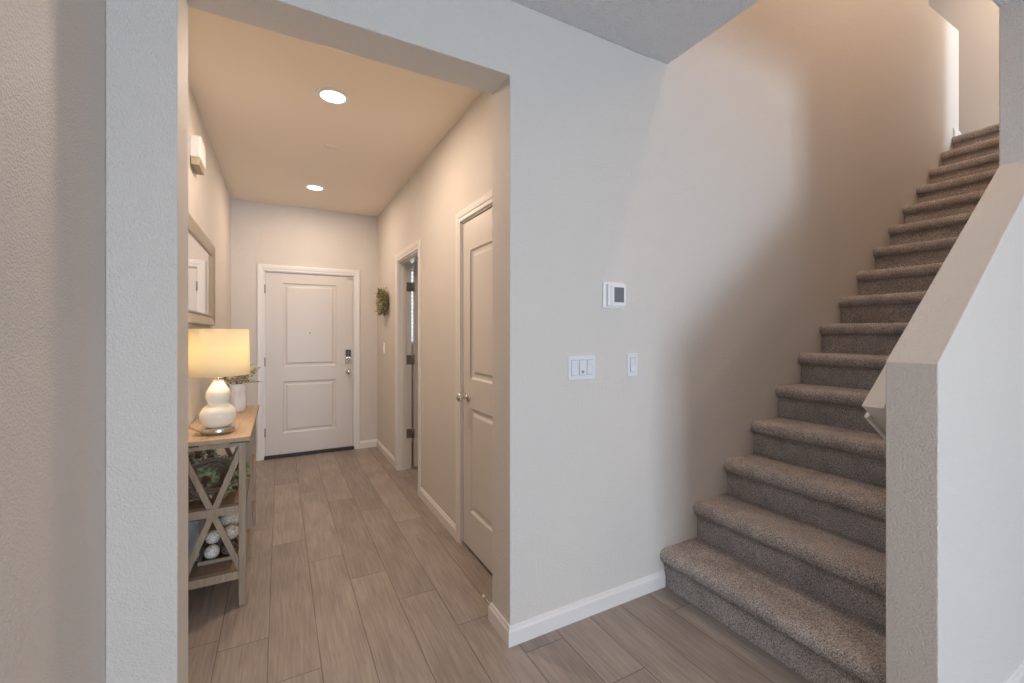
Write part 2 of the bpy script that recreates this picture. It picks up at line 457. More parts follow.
# front door wall, with the office window beyond the side room
DX0, DX1, DZ = -0.143, 0.740, 1.966
OX0, OX1, OZ0, OZ1 = 1.22, 2.2, 1.18, 2.1
mb = MB()
mb.box(XL - 0.15, DX0, YD, YD + 0.15, 0, ZC); mb.box(DX0, DX1, YD, YD + 0.15, DZ, ZC)
mb.box(DX1, OX0, YD, YD + 0.15, 0, ZC); mb.box(OX0, OX1, YD, YD + 0.15, 0, OZ0); mb.box(OX0, OX1, YD, YD + 0.15, OZ1, ZC)
mb.box(OX1, 3.2, YD, YD + 0.15, 0, ZC)
struct(mb, 'wall_far', M_wall, label='far hall wall around the front door', cat='wall')
# side room and closet shells
struct(MB().box(3.1, 3.2, YB, YD, 0, ZC).box(XW, 3.1, 3.05, 3.15, 0, ZC), 'wall_office', M_wall)
# hall ceiling and floor structure above
struct(MB().box(XL - 0.15, 3.2, YB, YD + 0.15, ZHC, Z2), 'ceiling_hall', M_ceil_hall, label='warm beige hall ceiling', cat='ceiling')
# near-room ceiling with the stair well cut out (x > 1.79 between YI and YF)
XO = 1.79
mb = MB()
mb.box(XL - 0.15, XO, -4.75, YF, ZC, Z2 - 0.02)
mb.box(XO, XM, -4.75, YI, ZC, Z2 - 0.02)
struct(mb, 'ceiling', M_ceil, label='textured off-white ceiling of the near room with the stair well cut out', cat='ceiling')
# half wall and the full-height wall it runs into
SL = RISE / RUN
z1 = 1.228
mb = MB()
mb.prism([(XE, 0), (XM, 0), (XM, ZC), (XP, ZC), (XP, z1 + SL * (XP - XE)), (XE, z1)], lambda a, z, h: (a, h, z), YO, YI)
struct(mb, 'wall_half', M_wall, bevel=0.004, label='sloped half wall guarding the stairs that rises into a full wall', cat='wall')
# upper stair hall: end wall, loft walls, ceiling, floor
XU = 6.72
struct(MB().box(XU, XU + 0.12, -2.6, 3.6, Z2, ZT), 'wall_end', M_wall, label='warm beige end wall above the top of the stairs', cat='wall')
struct(MB().box(XO - 0.12, XO, YI - 0.12, YF, Z2 - 0.02, ZT).box(XO, 5.6, YI - 0.12, YI, Z2 - 0.02, ZT), 'wall_well', M_wall)
struct(MB().box(5.5, 5.6, -2.3, YI - 0.12, Z2, ZT).box(5.6, 5.9, -2.3, -2.18, Z2, ZT).box(6.5, XU, -2.3, -2.18, Z2, ZT)
       .box(5.9, 6.5, -2.3, -2.18, Z2, 3.7).box(5.9, 6.5, -2.3, -2.18, 5.0, ZT), 'wall_upper', M_wall)
struct(MB().box(2.4, 2.5, YB, 3.6, Z2, ZT).box(2.5, XU, 3.5, 3.6, Z2, ZT), 'wall_back', M_wall)
struct(MB().box(XO - 0.12, XU + 0.12, -2.3, 3.6, ZT, ZT + 0.1), 'ceiling_upper', M_ceil_hall)
struct(MB().box(XT + 0.06, XU, -2.3, YF, Z2 - 0.2, Z2).box(3.2, XU, YB, 3.6, Z2 - 0.2, Z2).box(5.709, XU, YF, YB, Z2 - 0.2, Z2), 'floor_upper', M_carpet)
# great room: back wall with the glass doors, right wall
mb = MB()
gy = GW['y']
mb.box(XL - 0.15, GW['x0'], gy - 0.15, gy, 0, ZC).box(GW['x1'], XM, gy - 0.15, gy, 0, ZC).box(GW['x0'], GW['x1'], gy - 0.15, gy, GW['z1'], ZC)
struct(mb, 'wall_near', M_wall)
struct(MB().box(XM, XM + 0.15, -4.75, YF, 0, ZC), 'wall_east', M_wall)
def frame_rect(mb, x0, x1, y0, y1, z0, z1, wd):
    mb.box(x0, x0 + wd, y0, y1, z0, z1).box(x1 - wd, x1, y0, y1, z0, z1)
    mb.box(x0 + wd, x1 - wd, y0, y1, z1 - wd, z1).box(x0 + wd, x1 - wd, y0, y1, z0, z0 + wd)
mb = MB(); xm = (GW['x0'] + GW['x1']) / 2
frame_rect(mb, GW['x0'], xm, gy - 0.1, gy - 0.04, 0.0, GW['z1'], 0.05)
frame_rect(mb, xm, GW['x1'], gy - 0.1, gy - 0.04, 0.0, GW['z1'], 0.05)
struct(mb, 'window_1', M_trim, label='white framed glass patio doors of the near room', cat='window')

# baseboards
mb = MB()
baseboard(mb, [(XR, YB), (JR, YB), (JR, YF), (1.766, YF)], side=-1)
struct(mb, 'baseboard_front', M_trim, label='white baseboard wrapping the opening corner to the stairs', cat='baseboard')
struct(baseboard(MB(), [(XR, CY1 + 0.068), (XR, SY0 - 0.068)], side=1), 'baseboard_right', M_trim)
struct(baseboard(MB(), [(XR, SY1 + 0.068), (XR, YD), (DX1 + 0.06, YD)], side=1), 'baseboard_far', M_trim)
struct(baseboard(MB(), [(DX0 - 0.068, YD), (XL, YD), (XL, YB), (JL, YB), (JL, YF), (XL, YF), (XL, gy), (GW['x0'], gy)], side=1), 'baseboard_left', M_trim)
struct(baseboard(MB(), [(XM, YO), (XE + 0.02, YO)], side=1), 'baseboard_half', M_trim)
struct(baseboard(MB(), [(5.72, YF - 0.001), (XT + 0.03, YF - 0.001)], side=1), 'baseboard_loft', M_trim).location.z = Z2

# ------------------------------------------------------------------ doors
def knob(root_part, pos, nrm, m=M_chrome, r=0.027, name='knob'):
    q = Vector(nrm).to_track_quat('Z', 'Y').to_matrix()
    prof = [(0.032, 0), (0.032, 0.006), (0.026, 0.009), (0.012, 0.011), (0.011, 0.030), (0.016, 0.034), (r * 0.86, 0.042), (r, 0.054), (r * 0.93, 0.064), (r * 0.6, 0.071), (0.001, 0.072)]
    return part(MB().lathe(prof, 24, pos, q), name, m, root_part)
def hinge(root, pos, axis, m=M_hinge, h=0.09, r=0.007):
    mb = MB().tube([Vector(pos) + Vector((0, 0, -h / 2)), Vector(pos) + Vector((0, 0, h / 2))], r, 10)
    a = Vector(axis)
    p = Vector(pos)
    mb.bar(p - Vector((0, 0, h / 2)) + a * 0.018, p + Vector((0, 0, h / 2)) + a * 0.018, 0.034 if abs(a.x) > 0.5 else 0.003, 0.003 if abs(a.x) > 0.5 else 0.034, up=(0, 1, 0))
    return part(mb, 'hinge', m, root)

# front door
d1 = empty('door_1', ((DX0 + DX1) / 2, YD, 0), 'white two-panel front door with keypad lock at the end of the hall', 'door', None, 'structure')
part(casing(MB(), DX0, DX1, DZ + 0.004, mapY(YD)), 'casing', M_trim, d1)
mb = MB()
mb.box(DX0 - 0.001, DX0 + 0.006, YD + 0.0, YD + 0.15, 0, DZ).box(DX1 - 0.006, DX1 + 0.001, YD, YD + 0.15, 0, DZ).box(DX0, DX1, YD, YD + 0.15, DZ - 0.006, DZ)
part(mb, 'door_frame', M_trim, d1)
lf = part(panel_door(DX0 + 0.009, DX1 - 0.009, 0.035, DZ - 0.009, [(0.027, 0.557, 0.255, 0.805), (0.022, 0.558, 0.958, 1.852)], mapY(YD + 0.012)),
          'door_leaf', M_door, d1)
part(MB().box(DX0 - 0.004, DX1 + 0.004, YD - 0.012, YD + 0.10, -0.003, 0.034), 'threshold', M_dark, d1, bevel=0.004, label='dark threshold')
for z in (1.78, 1.02, 0.28):
    hinge(d1, (DX0 + 0.006, YD - 0.003, z), (0.25, 0, 0), r=0.006)
knob(lf, (0.682, YD + 0.012, 0.885), (0, -1, 0), parent if False else M_chrome)
kl = part(MB().box(0.648, 0.710, YD - 0.012, YD + 0.012, 0.985, 1.135), 'keypad_lock', M_nickel, lf, bevel=0.008)
part(MB().box(0.654, 0.704, YD - 0.016, YD - 0.010, 1.052, 1.130), 'keypad', M_black, kl, bevel=0.003, parent=kl)
mb = MB()
for zz in (1.066, 1.082, 1.098, 1.114):
    mb.box(0.674, 0.684, YD - 0.0175, YD - 0.0155, zz - 0.004, zz + 0.004)
part(mb, 'keypad_digits', M_groove, kl, parent=kl)
part(MB().lathe([(0.024, 0), (0.023, 0.012), (0.012, 0.014), (0.012, 0.02), (0.001, 0.02)], 20, (0.679, YD - 0.012, 1.018), Vector((0, -1, 0)).to_track_quat('Z', 'Y').to_matrix()),
     'turn_piece', M_chrome, kl, parent=kl)
part(MB().lathe([(0.008, 0), (0.008, 0.004), (0.004, 0.005), (0.001, 0.003)], 16, (0.291, YD + 0.012, 1.32), Vector((0, -1, 0)).to_track_quat('Z', 'Y').to_matrix()),
     'peephole', M_hinge, lf)
part(MB().box(0.662, 0.728, YD - 0.004, YD + 0.006, 1.936, 1.946), 'door_sensor', M_nickel, d1)  # small sensor at the top right of the front door

# closet door
d2 = empty('door_2', (XR, (CY0 + CY1) / 2, 0), 'white two-panel closet door with round knob on the hall right wall', 'door', None, 'structure')
part(casing(MB(), CY0, CY1, CZ, mapX(XR)), 'casing', M_trim, d2)
mb = MB().box(XR, XW, CY0 - 0.001, CY0 + 0.006, 0, CZ).box(XR, XW, CY1 - 0.007, CY1 + 0.001, 0, CZ).box(XR, XW, CY0, CY1, CZ - 0.010, CZ)
part(mb, 'door_frame', M_trim, d2)
lf = part(panel_door(CY0 + 0.010, CY1 - 0.010, 0.022, CZ - 0.014, [(CY0 + 0.13, 2.405, 0.245, 0.870), (CY0 + 0.13, 2.395, 1.045, 1.82)], mapX(XR + 0.008)),
          'door_leaf', M_door, d2)
knob(lf, (XR + 0.008, 2.442, 0.933), (-1, 0, 0))

# side room doorway with its leaf swung open inside
d3 = empty('door_3', (XR, (SY0 + SY1) / 2, 0), 'open white side room door with three steel hinges past the closet', 'door', None, 'structure')
part(casing(MB(), SY0, SY1, SZ, mapX(XR)), 'casing', M_trim, d3)
mb = MB().box(XR, XW, SY0 - 0.001, SY0 + 0.012, 0, SZ).box(XR, XW, SY1 - 0.012, SY1 + 0.001, 0, SZ).box(XR, XW, SY0, SY1, SZ - 0.012, SZ)
mb.box(XR + 0.035, XR + 0.075, SY1 - 0.024, SY1 - 0.012, 0, SZ - 0.012).box(XR + 0.035, XR + 0.075, SY0 + 0.012, SY0 + 0.024, 0, SZ - 0.012)
mb.box(XR + 0.035, XR + 0.075, SY0, SY1, SZ - 0.024, SZ - 0.012)
part(mb, 'door_frame', M_trim, d3)
LX0 = 1.149
lf = part(panel_door(LX0, LX0 + 0.70, 0.02, SZ - 0.02, [(LX0 + 0.13, LX0 + 0.57, 0.245, 0.870), (LX0 + 0.13, LX0 + 0.57, 1.045, 1.82)], mapY(SY1 - 0.03)),
          'door_leaf', M_door, d3)
for z in (1.766, 1.06, 0.345):
    mb = MB().tube([(1.137, SY1 - 0.021, z - 0.045), (1.137, SY1 - 0.021, z + 0.045)], 0.0075, 10)
    mb.box(1.078, 1.135, SY1 - 0.0145, SY1 - 0.0115, z - 0.045, z + 0.045)
    mb.box(1.140, 1.152, SY1 - 0.034, SY1 - 0.0295, z - 0.045, z + 0.045)
    part(mb, 'hinge', M_hinge, d3)

# office window with white blinds
w2 = empty('window_2', ((OX0 + OX1) / 2, YD, OZ0), 'side room window with white horizontal blinds seen through the door gap', 'window', None, 'structure')
mb = MB(); frame_rect(mb, OX0, OX1, YD + 0.05, YD + 0.10, OZ0, OZ1, 0.04)
part(mb, 'window_frame', M_trim, w2)
mb = MB()
for i in range(19):
    z = OZ0 + 0.03 + i * 0.047
    mb.bar((OX0 + 0.01, YD + 0.02, z), (OX1 - 0.01, YD + 0.02, z), 0.034, 0.003, up=(0, 0.35, 1))
part(mb, 'blind', M_white, w2)

# ------------------------------------------------------------------ staircase
stair = empty('staircase', (NOSE0, (YI + YF) / 2, 0), 'grey plush carpeted staircase climbing along the right of the wall', 'staircase')
def step(i):
    """carpeted riser with a rounded nosing and its tread, i = 0 is the lowest"""
    x0 = NOSE0 + RUN * i; zt = RISE * (i + 1); zb = RISE * i
    if i: zb -= 0.002
    ov, th = 0.032, 0.074
    prof = []
    xr = x0 + ov
    n1 = 7
    for k in range(n1): prof.append((xr, zb + (zt - th - 0.012 - zb) * k / (n1 - 1)))
    prof.append((xr - 0.010, zt - th - 0.006))
    rr = th / 2; rx = 0.036
    for k in range(9):
        a = -pi / 2 - pi * k / 8
        prof.append((x0 + rx + cos(a) * rx, zt - rr + sin(a) * rr * 1.0))
    run = RUN + ov + 0.004
    ln = (RUN + 0.002) if i < 15 else 0.12
    for k in range(1, 8): prof.append((x0 + rr + (ln + ov - rr) * k / 7, zt))
    ny = 90 if i < 5 else 40
    y0, y1 = YI + 0.001, YF - 0.001
    rnd = random.Random(50 + i)
    v = []
    for j in range(ny + 1):
        y = y0 + (y1 - y0) * j / ny
        for (x, z) in prof:
            a = 0.0016
            v.append((x + rnd.uniform(-a, a), y, z + rnd.uniform(-a, a)))
    n = len(prof)
    fs = [(j * n + k, (j + 1) * n + k, (j + 1) * n + k + 1, j * n + k + 1) for j in range(ny) for k in range(n - 1)]
    m = MB().add(v, fs, True)
    # closed back and bottom so the step is solid
    xb = prof[-1][0]
    o0 = len(m.v)
    m.add([(xr, y0, zb), (xb, y0, zb), (xb, y1, zb), (xr, y1, zb), (xb, y0, zt), (xb, y1, zt)],
          [(0, 1, 2, 3), (1, 4, 5, 2)])
    part(m, 'step', M_carpet, stair)
for i in range(16): step(i)

# handrail on the inner face of the half wall
hr = empty('handrail', (1.76, 0.72, 1.07), 'white sloped handrail end poking out past the half wall', 'handrail')
def rail(mb, px, pz, ya, yb, ex, ez, x_end, depth):
    s = SL; dx = x_end - px
    pts = [(px, pz), (px + ex, pz + ez), (x_end, pz + ez + s * (x_end - px - ex)), (x_end, pz + s * dx)]
    mb.prism(pts, lambda a, z, h: (a, h, z), ya, yb)
    return mb
part(rail(MB(), 1.763, 1.069, 0.680, 0.742, 0.210, -0.127, 5.3, 0), 'rail', M_trim, hr, bevel=0.003)
part(rail(MB(), 1.812, 1.023, 0.742, 0.756, 0.200, -0.124, 5.3, 0), 'rail_board', M_trim, hr, bevel=0.003)

# ------------------------------------------------------------------ wall devices
th_ = empty('thermostat', (1.43, YF, 1.503), 'white square thermostat with grey screen above the switches', 'thermostat')
part(MB().box(1.357, 1.492, YF - 0.008, YF, 1.440, 1.564), 'wall_plate', M_white, th_, bevel=0.004)
bd = part(MB().box(1.374, 1.486, YF - 0.024, YF - 0.008, 1.448, 1.556), 'body', M_white, th_, bevel=0.006)
part(MB().box(1.410, 1.470, YF - 0.026, YF - 0.0235, 1.468, 1.540), 'screen', M_screen, th_, bevel=0.001)
part(MB().box(1.383, 1.397, YF - 0.0252, YF - 0.0235, 1.452, 1.550), 'side_strip', M_plate, th_)

def switch(name, x0, x1, z0, z1, gangs, label, cat='light switch', mp=None, group=None):
    c = ((x0 + x1) / 2, YF, (z0 + z1) / 2)
    r = empty(name, c, label, cat, group)
    part(MB().box(x0, x1, YF - 0.006, YF, z0, z1), 'wall_plate', M_plate, r, bevel=0.003)
    gw = (x1 - x0) / gangs
    for g in range(gangs):
        cx = x0 + 0.012 * (gangs > 1) + (g + 0.5) * ((x1 - x0) - 0.024 * (gangs > 1)) / gangs; hz = 0.034; cz = (z0 + z1) / 2; hw = 0.0165
        gr = MB(); frame_rect(gr, cx - hw - 0.0015, cx + hw + 0.0015, YF - 0.0072, YF - 0.005, cz - hz - 0.0015, cz + hz + 0.0015, 0.002)
        part(gr, 'switch_surround', M_groove, r)
        tilt = 0.004
        if gangs == 3 and g == 1:
            a = part(MB().box(cx - hw, cx + hw, YF - 0.010, YF - 0.006, cz - hz, cz + hz), 'dimmer', M_plate, r, bevel=0.001)
            part(MB().box(cx - 0.006, cx + 0.006, YF - 0.0125, YF - 0.0095, cz - 0.026, cz - 0.014), 'dimmer_button', M_groove, a, parent=a)
        else:
            mb = MB(); s = 1 if g == 0 else -1
            mb.prism([(YF - 0.006, cz - hz), (YF - 0.008 - tilt * (s > 0), cz - hz), (YF - 0.0075, cz), (YF - 0.008 - tilt * (s < 0), cz + hz), (YF - 0.006, cz + hz)],
                     lambda a, z, h: (h, a, z), cx - hw, cx + hw)
            part(mb, 'rocker', M_plate, r)
    return r
switch('light_switch', 1.155, 1.311, 1.103, 1.218, 3, 'wide white three-gang switch plate on the wall left of the single switch')
switch('light_switch', 1.511, 1.580, 1.104, 1.221, 1, 'narrow white single rocker switch on the wall beneath and right of the thermostat')

# small switch on the hall right wall below the wreath
r = empty('light_switch', (XR, 4.80, 1.155), 'small white switch on the hall wall below the green wreath', 'light switch')
part(MB().box(XR - 0.006, XR, 4.765, 4.835, 1.10, 1.215), 'wall_plate', M_white, r, bevel=0.002)
part(MB().box(XR - 0.011, XR - 0.006, 4.785, 4.815, 1.125, 1.19), 'rocker', M_white, r, bevel=0.002)

# door chime high on the left wall
ch = empty('door_chime', (XL, 3.03, 2.42), 'white door chime box with beige slotted underside high on the left wall', 'door chime')
def rbox_pts(y0, y1, z0, z1, rad, n=6):
    pts = [(y0, z0), (y1, z0)]
    for k in range(n + 1):
        a = k * pi / 2 / n; pts.append((y1 - rad + rad * cos(a), z1 - rad + rad * sin(a)))
    for k in range(n + 1):
        a = pi / 2 + k * pi / 2 / n; pts.append((y0 + rad + rad * cos(a), z1 - rad + rad * sin(a)))
    return pts
part(MB().prism(rbox_pts(2.90, 3.10, 2.285, 2.415, 0.045), lambda a, z, h: (h, a, z), XL, XL + 0.048), 'cover', M_white, ch, bevel=0.006)
mb = MB().box(XL + 0.004, XL + 0.042, 2.91, 3.09, 2.245, 2.287)
part(mb, 'grille', M_louver, ch, bevel=0.003)
mb = MB()
for k in range(8): mb.box(XL + 0.006, XL + 0.0432, 2.922 + k * 0.022, 2.927 + k * 0.022, 2.244, 2.282)
part(mb, 'grille_slots', M_framedark, ch)

# door stop
ds = empty('door_stop', (0.875, YB + 0.013, 0.062), 'small metal door stop sticking out of the baseboard behind the opening corner', 'door stop')
part(MB().tube([(0.852, YB + 0.010, 0.070), (0.852, YB + 0.075, 0.070)], 0.0035, 10), 'rod', M_nickel, ds)
part(MB().lathe([(0.009, 0), (0.009, 0.005), (0.004, 0.007)], 14, (0.852, YB + 0.010, 0.070), Vector((0, 1, 0)).to_track_quat('Z', 'Y').to_matrix()), 'base', M_nickel, ds)
part(MB().tube([(0.852, YB + 0.074, 0.070), (0.852, YB + 0.086, 0.070)], 0.0065, 12), 'bumper', M_vase, ds)

# ------------------------------------------------------------------ ceiling lights and sprinkler cover in the hall
def downlight(x, y, label, z=ZHC, power=15.5, col=(1.0, 0.77, 0.59), group='recessed hall lights'):
    r = empty('recessed_light', (x, y, z), label, 'ceiling light', group)
    part(MB().lathe([(0.066, -0.002), (0.070, -0.008), (0.086, -0.006), (0.090, 0.0), (0.066, 0.0)], 40, (x, y, z), caps=False), 'trim_ring', M_white, r)
    part(MB().lathe([(0.0675, 0), (0.001, -0.0005)], 40, (x, y, z - 0.003), caps=False), 'diffuser', M_led, r)
    l = bpy.data.lights.new('downlight', 'AREA'); l.shape = 'DISK'; l.size = 0.12; l.energy = power; l.color = col
    o = bpy.data.objects.new('downlight_beam', l); C.objects.link(o); o.location = (0, 0, -0.012); o.parent = r
    return r
downlight(0.267, 2.662, 'round recessed ceiling light nearest the opening')
downlight(0.287, 4.411, 'round recessed ceiling light nearest the front door', power=10.5)
sp = empty('sprinkler_cover', (0.326, 3.384, ZHC), 'small flat white sprinkler cover on the hall ceiling between the two lights', 'sprinkler cover')
part(MB().lathe([(0.044, -0.001), (0.044, -0.006), (0.040, -0.009), (0.001, -0.009)], 32, (0.326, 3.384, ZHC)), 'cover_plate', M_ceil_hall, sp)
part(MB().lathe([(0.050, 0), (0.050, -0.003), (0.045, -0.003), (0.045, 0)], 32, (0.326, 3.384, ZHC), caps=False), 'rim', M_ceil_hall, sp)
# upper stair hall lamp (lights the top of the stairs)
downlight(2.75, 1.05, 'round recessed light above the middle of the stairs', ZT, 29, (1.0, 0.72, 0.53), 'recessed stair lights')
downlight(6.15, 0.9, 'round recessed light above the landing', ZT, 26, (1.0, 0.72, 0.53), 'recessed stair lights')
# unseen near-room downlights added as warm fill; the left wall's highlight suggests one
downlight(0.45, -1.1, 'unseen round recessed near room ceiling light by the left wall', ZC, 8.5, (1.0, 0.76, 0.55), 'unseen near room lights')
downlight(2.3, -1.1, 'unseen recessed fill light added to the near room opposite the stairs', ZC, 6, (1.0, 0.76, 0.55), 'unseen near room lights')
downlight(4.3, -1.1, 'unseen recessed fill light added to the near room by the full wall', ZC, 6, (1.0, 0.76, 0.55), 'unseen near room lights')

# ------------------------------------------------------------------ mirror on the left wall
mr = empty('wall_mirror', (XL, 3.1, 1.655), 'rectangular champagne framed mirror on the left hall wall above the console', 'mirror')
def frame_sweep(y0, y1, z0, z1, prof):
    mb = MB(); k = len(prof); v = []
    for (y, z, sy, sz) in ((y0, z0, 1, 1), (y1, z0, -1, 1), (y1, z1, -1, -1), (y0, z1, 1, -1)):
        for a, b in prof: v.append((XL + b, y + sy * a, z + sz * a))
    fs = [(i * k + j, i * k + (j + 1) % k, ((i + 1) % 4) * k + (j + 1) % k, ((i + 1) % 4) * k + j) for i in range(4) for j in range(k)]
    return mb.add(v, fs)
MY0, MY1, MZ0, MZ1 = 2.40, 3.72, 1.37, 1.935
part(frame_sweep(MY0, MY1, MZ0, MZ1, [(0, 0), (0, 0.020), (0.006, 0.028), (0.014, 0.028), (0.060, 0.014), (0.066, 0.018), (0.072, 0.018), (0.076, 0.008), (0.076, 0)]), 'frame', M_frame, mr)
part(frame_sweep(MY0 + 0.058, MY1 - 0.058, MZ0 + 0.058, MZ1 - 0.058, [(0, 0.008), (0, 0.0165), (0.007, 0.0165), (0.007, 0.008)]), 'frame_bead', M_framedark, mr)
part(MB().box(XL + 0.002, XL + 0.008, MY0 + 0.07, MY1 - 0.07, MZ0 + 0.07, MZ1 - 0.07), 'mirror_glass', M_mirror, mr)

# ------------------------------------------------------------------ console table
TX0, TX1, TY0, TY1, TZ = XL + 0.004, -0.127, 2.445, 3.50, 0.819
ct = empty('console_table', ((TX0 + TX1) / 2, (TY0 + TY1) / 2, 0), 'weathered wood console table with X-braced ends against the left wall', 'console table')
part(MB().box(TX0, TX1, TY0, TY1, TZ - 0.020, TZ), 'table_top', M_top, ct, bevel=0.002, label='honey brown wooden table top')
LX1 = TX1 - 0.019; LXA = TX0 + 0.012
LW = 0.030
ys = (TY0 + 0.016, (TY0 + TY1) / 2 - 0.015, TY1 - 0.050)
for y in ys:
    for x in (LXA, LX1 - LW):
        part(MB().box(x, x + LW, y, y + 0.032, 0.0, TZ - 0.020), 'leg', M_leg, ct, bevel=0.002)
    part(MB().box(LXA + LW, LX1 - LW, y + 0.004, y + 0.028, TZ - 0.048, TZ - 0.021), 'apron', M_leg, ct)
    for s in (0, 1):
        a = (LXA + 0.01, y + 0.012 + 0.008 * s, TZ - 0.035 if s else 0.14)
        b = (LX1 - 0.01, y + 0.012 + 0.008 * s, 0.14 if s else TZ - 0.035)
        part(MB().bar(a, b, 0.012, 0.025, up=(0, 1, 0) if False else (0, 0, 1)), 'cross_brace', M_leg, ct)
for (zt, nm) in ((0.490, 'shelf'), (0.172, 'shelf')):
    part(MB().box(LXA, LX1 - 0.004, ys[0] + 0.028, ys[2] + 0.004, zt - 0.016, zt), nm, M_shelf, ct)
    for y in ys:
        part(MB().box(LXA + LW, LX1 - LW, y + 0.003, y + 0.029, zt - 0.040, zt - 0.002), 'shelf_rail', M_leg, ct)
for xx in (LXA, LX1 - 0.028):
    part(MB().box(xx, xx + 0.024, ys[0] + 0.032, ys[2], TZ - 0.055, TZ - 0.021), 'side_apron', M_leg, ct)
for (x0, x1) in ((TX1 - 0.085, TX1 - 0.004), (TX0 + 0.03, TX0 + 0.10)):
    part(MB().box(x0, x1, TY0 + 0.001, TY0 + 0.012, TZ - 0.0275, TZ - 0.0200), 'corner_bracket', M_darkmetal, ct, label='dark metal bracket')

# ------------------------------------------------------------------ table lamp
LXc, LYc = -0.274, 2.62
lp = empty('table_lamp', (LXc, LYc, TZ), 'lit table lamp with cream gourd base and drum shade on the console', 'lamp')
O = (LXc, LYc, 0)
part(MB().lathe([(0.068, TZ), (0.071, TZ + 0.003), (0.071, TZ + 0.026), (0.068, TZ + 0.029), (0.040, TZ + 0.030)], 40, O), 'base', M_nickel, lp)
prof = [(0.030, 0.846), (0.058, 0.852), (0.078, 0.872), (0.089, 0.900), (0.088, 0.920), (0.076, 0.944), (0.058, 0.958), (0.049, 0.966),
        (0.050, 0.974), (0.058, 0.990), (0.0605, 1.008), (0.056, 1.028), (0.043, 1.050), (0.030, 1.068), (0.024, 1.084), (0.022, 1.092), (0.012, 1.095)]
def smooth_prof(p, it=2):
    for _ in range(it):
        q = [p[0]]
        for a, b in zip(p, p[1:]):
            q += [(0.75 * a[0] + 0.25 * b[0], 0.75 * a[1] + 0.25 * b[1]), (0.25 * a[0] + 0.75 * b[0], 0.25 * a[1] + 0.75 * b[1])]
        p = q + [p[-1]]
    return p
prof = [(r_ * 0.9, z_) for r_, z_ in prof]
part(MB().lathe(smooth_prof(prof), 48, O), 'gourd_body', M_ceramic, lp)
part(MB().lathe([(0.024, 1.088), (0.024, 1.100), (0.013, 1.102), (0.013, 1.150), (0.001, 1.151)], 24, O), 'neck', M_chrome, lp)
sh = part(MB().lathe([(0.138, 1.109), (0.132, 1.340), (0.1305, 1.340), (0.1365, 1.109), (0.138, 1.109)], 64, (LXc + 0.0, LYc, 0), caps=False), 'lamp_shade', M_shade, lp)
mb = MB()
for k in range(3):
    a = 2 * pi * k / 3 + 0.4
    mb.tube([(LXc, LYc, 1.325), (LXc + 0.131 * cos(a), LYc + 0.131 * sin(a), 1.332)], 0.0015, 6)
mb.tube([(LXc, LYc, 1.15), (LXc, LYc, 1.33)], 0.003, 8)
part(mb, 'shade_spider', M_nickel, lp)
part(MB().lathe([(0.012, 1.150), (0.016, 1.17), (0.030, 1.205), (0.030, 1.225), (0.018, 1.245), (0.001, 1.25)], 20, O), 'bulb', emit('bulb_glow', (1.0, 0.75, 0.45), 8), lp)
pl = bpy.data.lights.new('lamp_bulb_light', 'POINT'); pl.energy = 7; pl.color = (1.0, 0.82, 0.60); pl.shadow_soft_size = 0.05
po = bpy.data.objects.new('lamp_bulb_light', pl); C.objects.link(po); po.parent = lp; po.location = (0, 0, 1.225 - TZ)
# cord running to the wall
part(MB().tube([(LXc - 0.06, LYc + 0.02, TZ + 0.004), (LXc - 0.10, LYc + 0.08, TZ + 0.004), (LXc - 0.13, LYc + 0.16, TZ + 0.004), (XL + 0.008, LYc + 0.22, TZ + 0.004)], 0.0025, 8), 'cord', M_nickel, lp)

# ------------------------------------------------------------------ vase with greenery
VX, VY = -0.246, 3.27
vs = empty('vase', (VX, VY, TZ), 'white embossed cylinder vase on the console behind the lamp', 'vase')
part(MB().lathe(smooth_prof([(0.046, TZ + 0.001), (0.050, TZ + 0.006), (0.056, TZ + 0.09), (0.058, TZ + 0.165), (0.055, TZ + 0.178), (0.051, TZ + 0.178), (0.052, TZ + 0.16), (0.046, TZ + 0.02), (0.001, TZ + 0.012)], 1), 40, (VX, VY, 0), caps=False), 'body', M_vase, vs)
mb = MB()
for k in range(9):
    a = 2 * pi * k / 9; 
    for h in range(2):
        aa = a + h * 0.35; z0 = TZ + 0.022 + h * 0.07; rr = 0.0525 + h * 0.004
        c = Vector((VX + rr * cos(aa), VY + rr * sin(aa), z0))
        leaf(mb, c, (0.02 * cos(aa), 0.02 * sin(aa), 1), (cos(aa), sin(aa), 0), 0.065, 0.026, 0.0)
part(mb, 'embossed_leaves', M_vase, vs)
gs = empty('greenery_sprig', (VX, VY, TZ + 0.16), 'dusty green leafy sprig standing in the white vase', 'artificial plant')
mb = MB(); sb = MB(); rnd = random.Random(3)
for k in range(15):
    a = rnd.uniform(0, 2 * pi); el = rnd.uniform(0.25, 0.95); ln = rnd.uniform(0.10, 0.17)
    p0 = Vector((VX, VY, TZ + 0.12)); d = Vector((cos(a) * cos(el), sin(a) * cos(el), sin(el)))
    pts = [p0]
    for q in range(1, 6):
        t = q / 5; pts.append(p0 + Vector((0, 0, 0.05)) * min(1, t * 2) + d * ln * t - Vector((0, 0, 0.05)) * t * t * cos(el))
    if min(p.x for p in pts) < XL + 0.04: continue
    sb.tube(pts, 0.002, 6)
    for q in range(2, 6):
        for s in (-1, 1):
            dd = d + Vector((-d.y, d.x, 0)) * s * 0.8 + Vector((rnd.uniform(-.3, .3), rnd.uniform(-.3, .3), rnd.uniform(-.4, .3)))
            leaf(mb, pts[q], dd, (rnd.uniform(-.5, .5), rnd.uniform(-.5, .5), 1), rnd.uniform(0.045, 0.07), rnd.uniform(0.012, 0.02), 0.25)
part(mb, 'leaves', M_leafdry, gs); part(sb, 'stems', M_twig, gs)

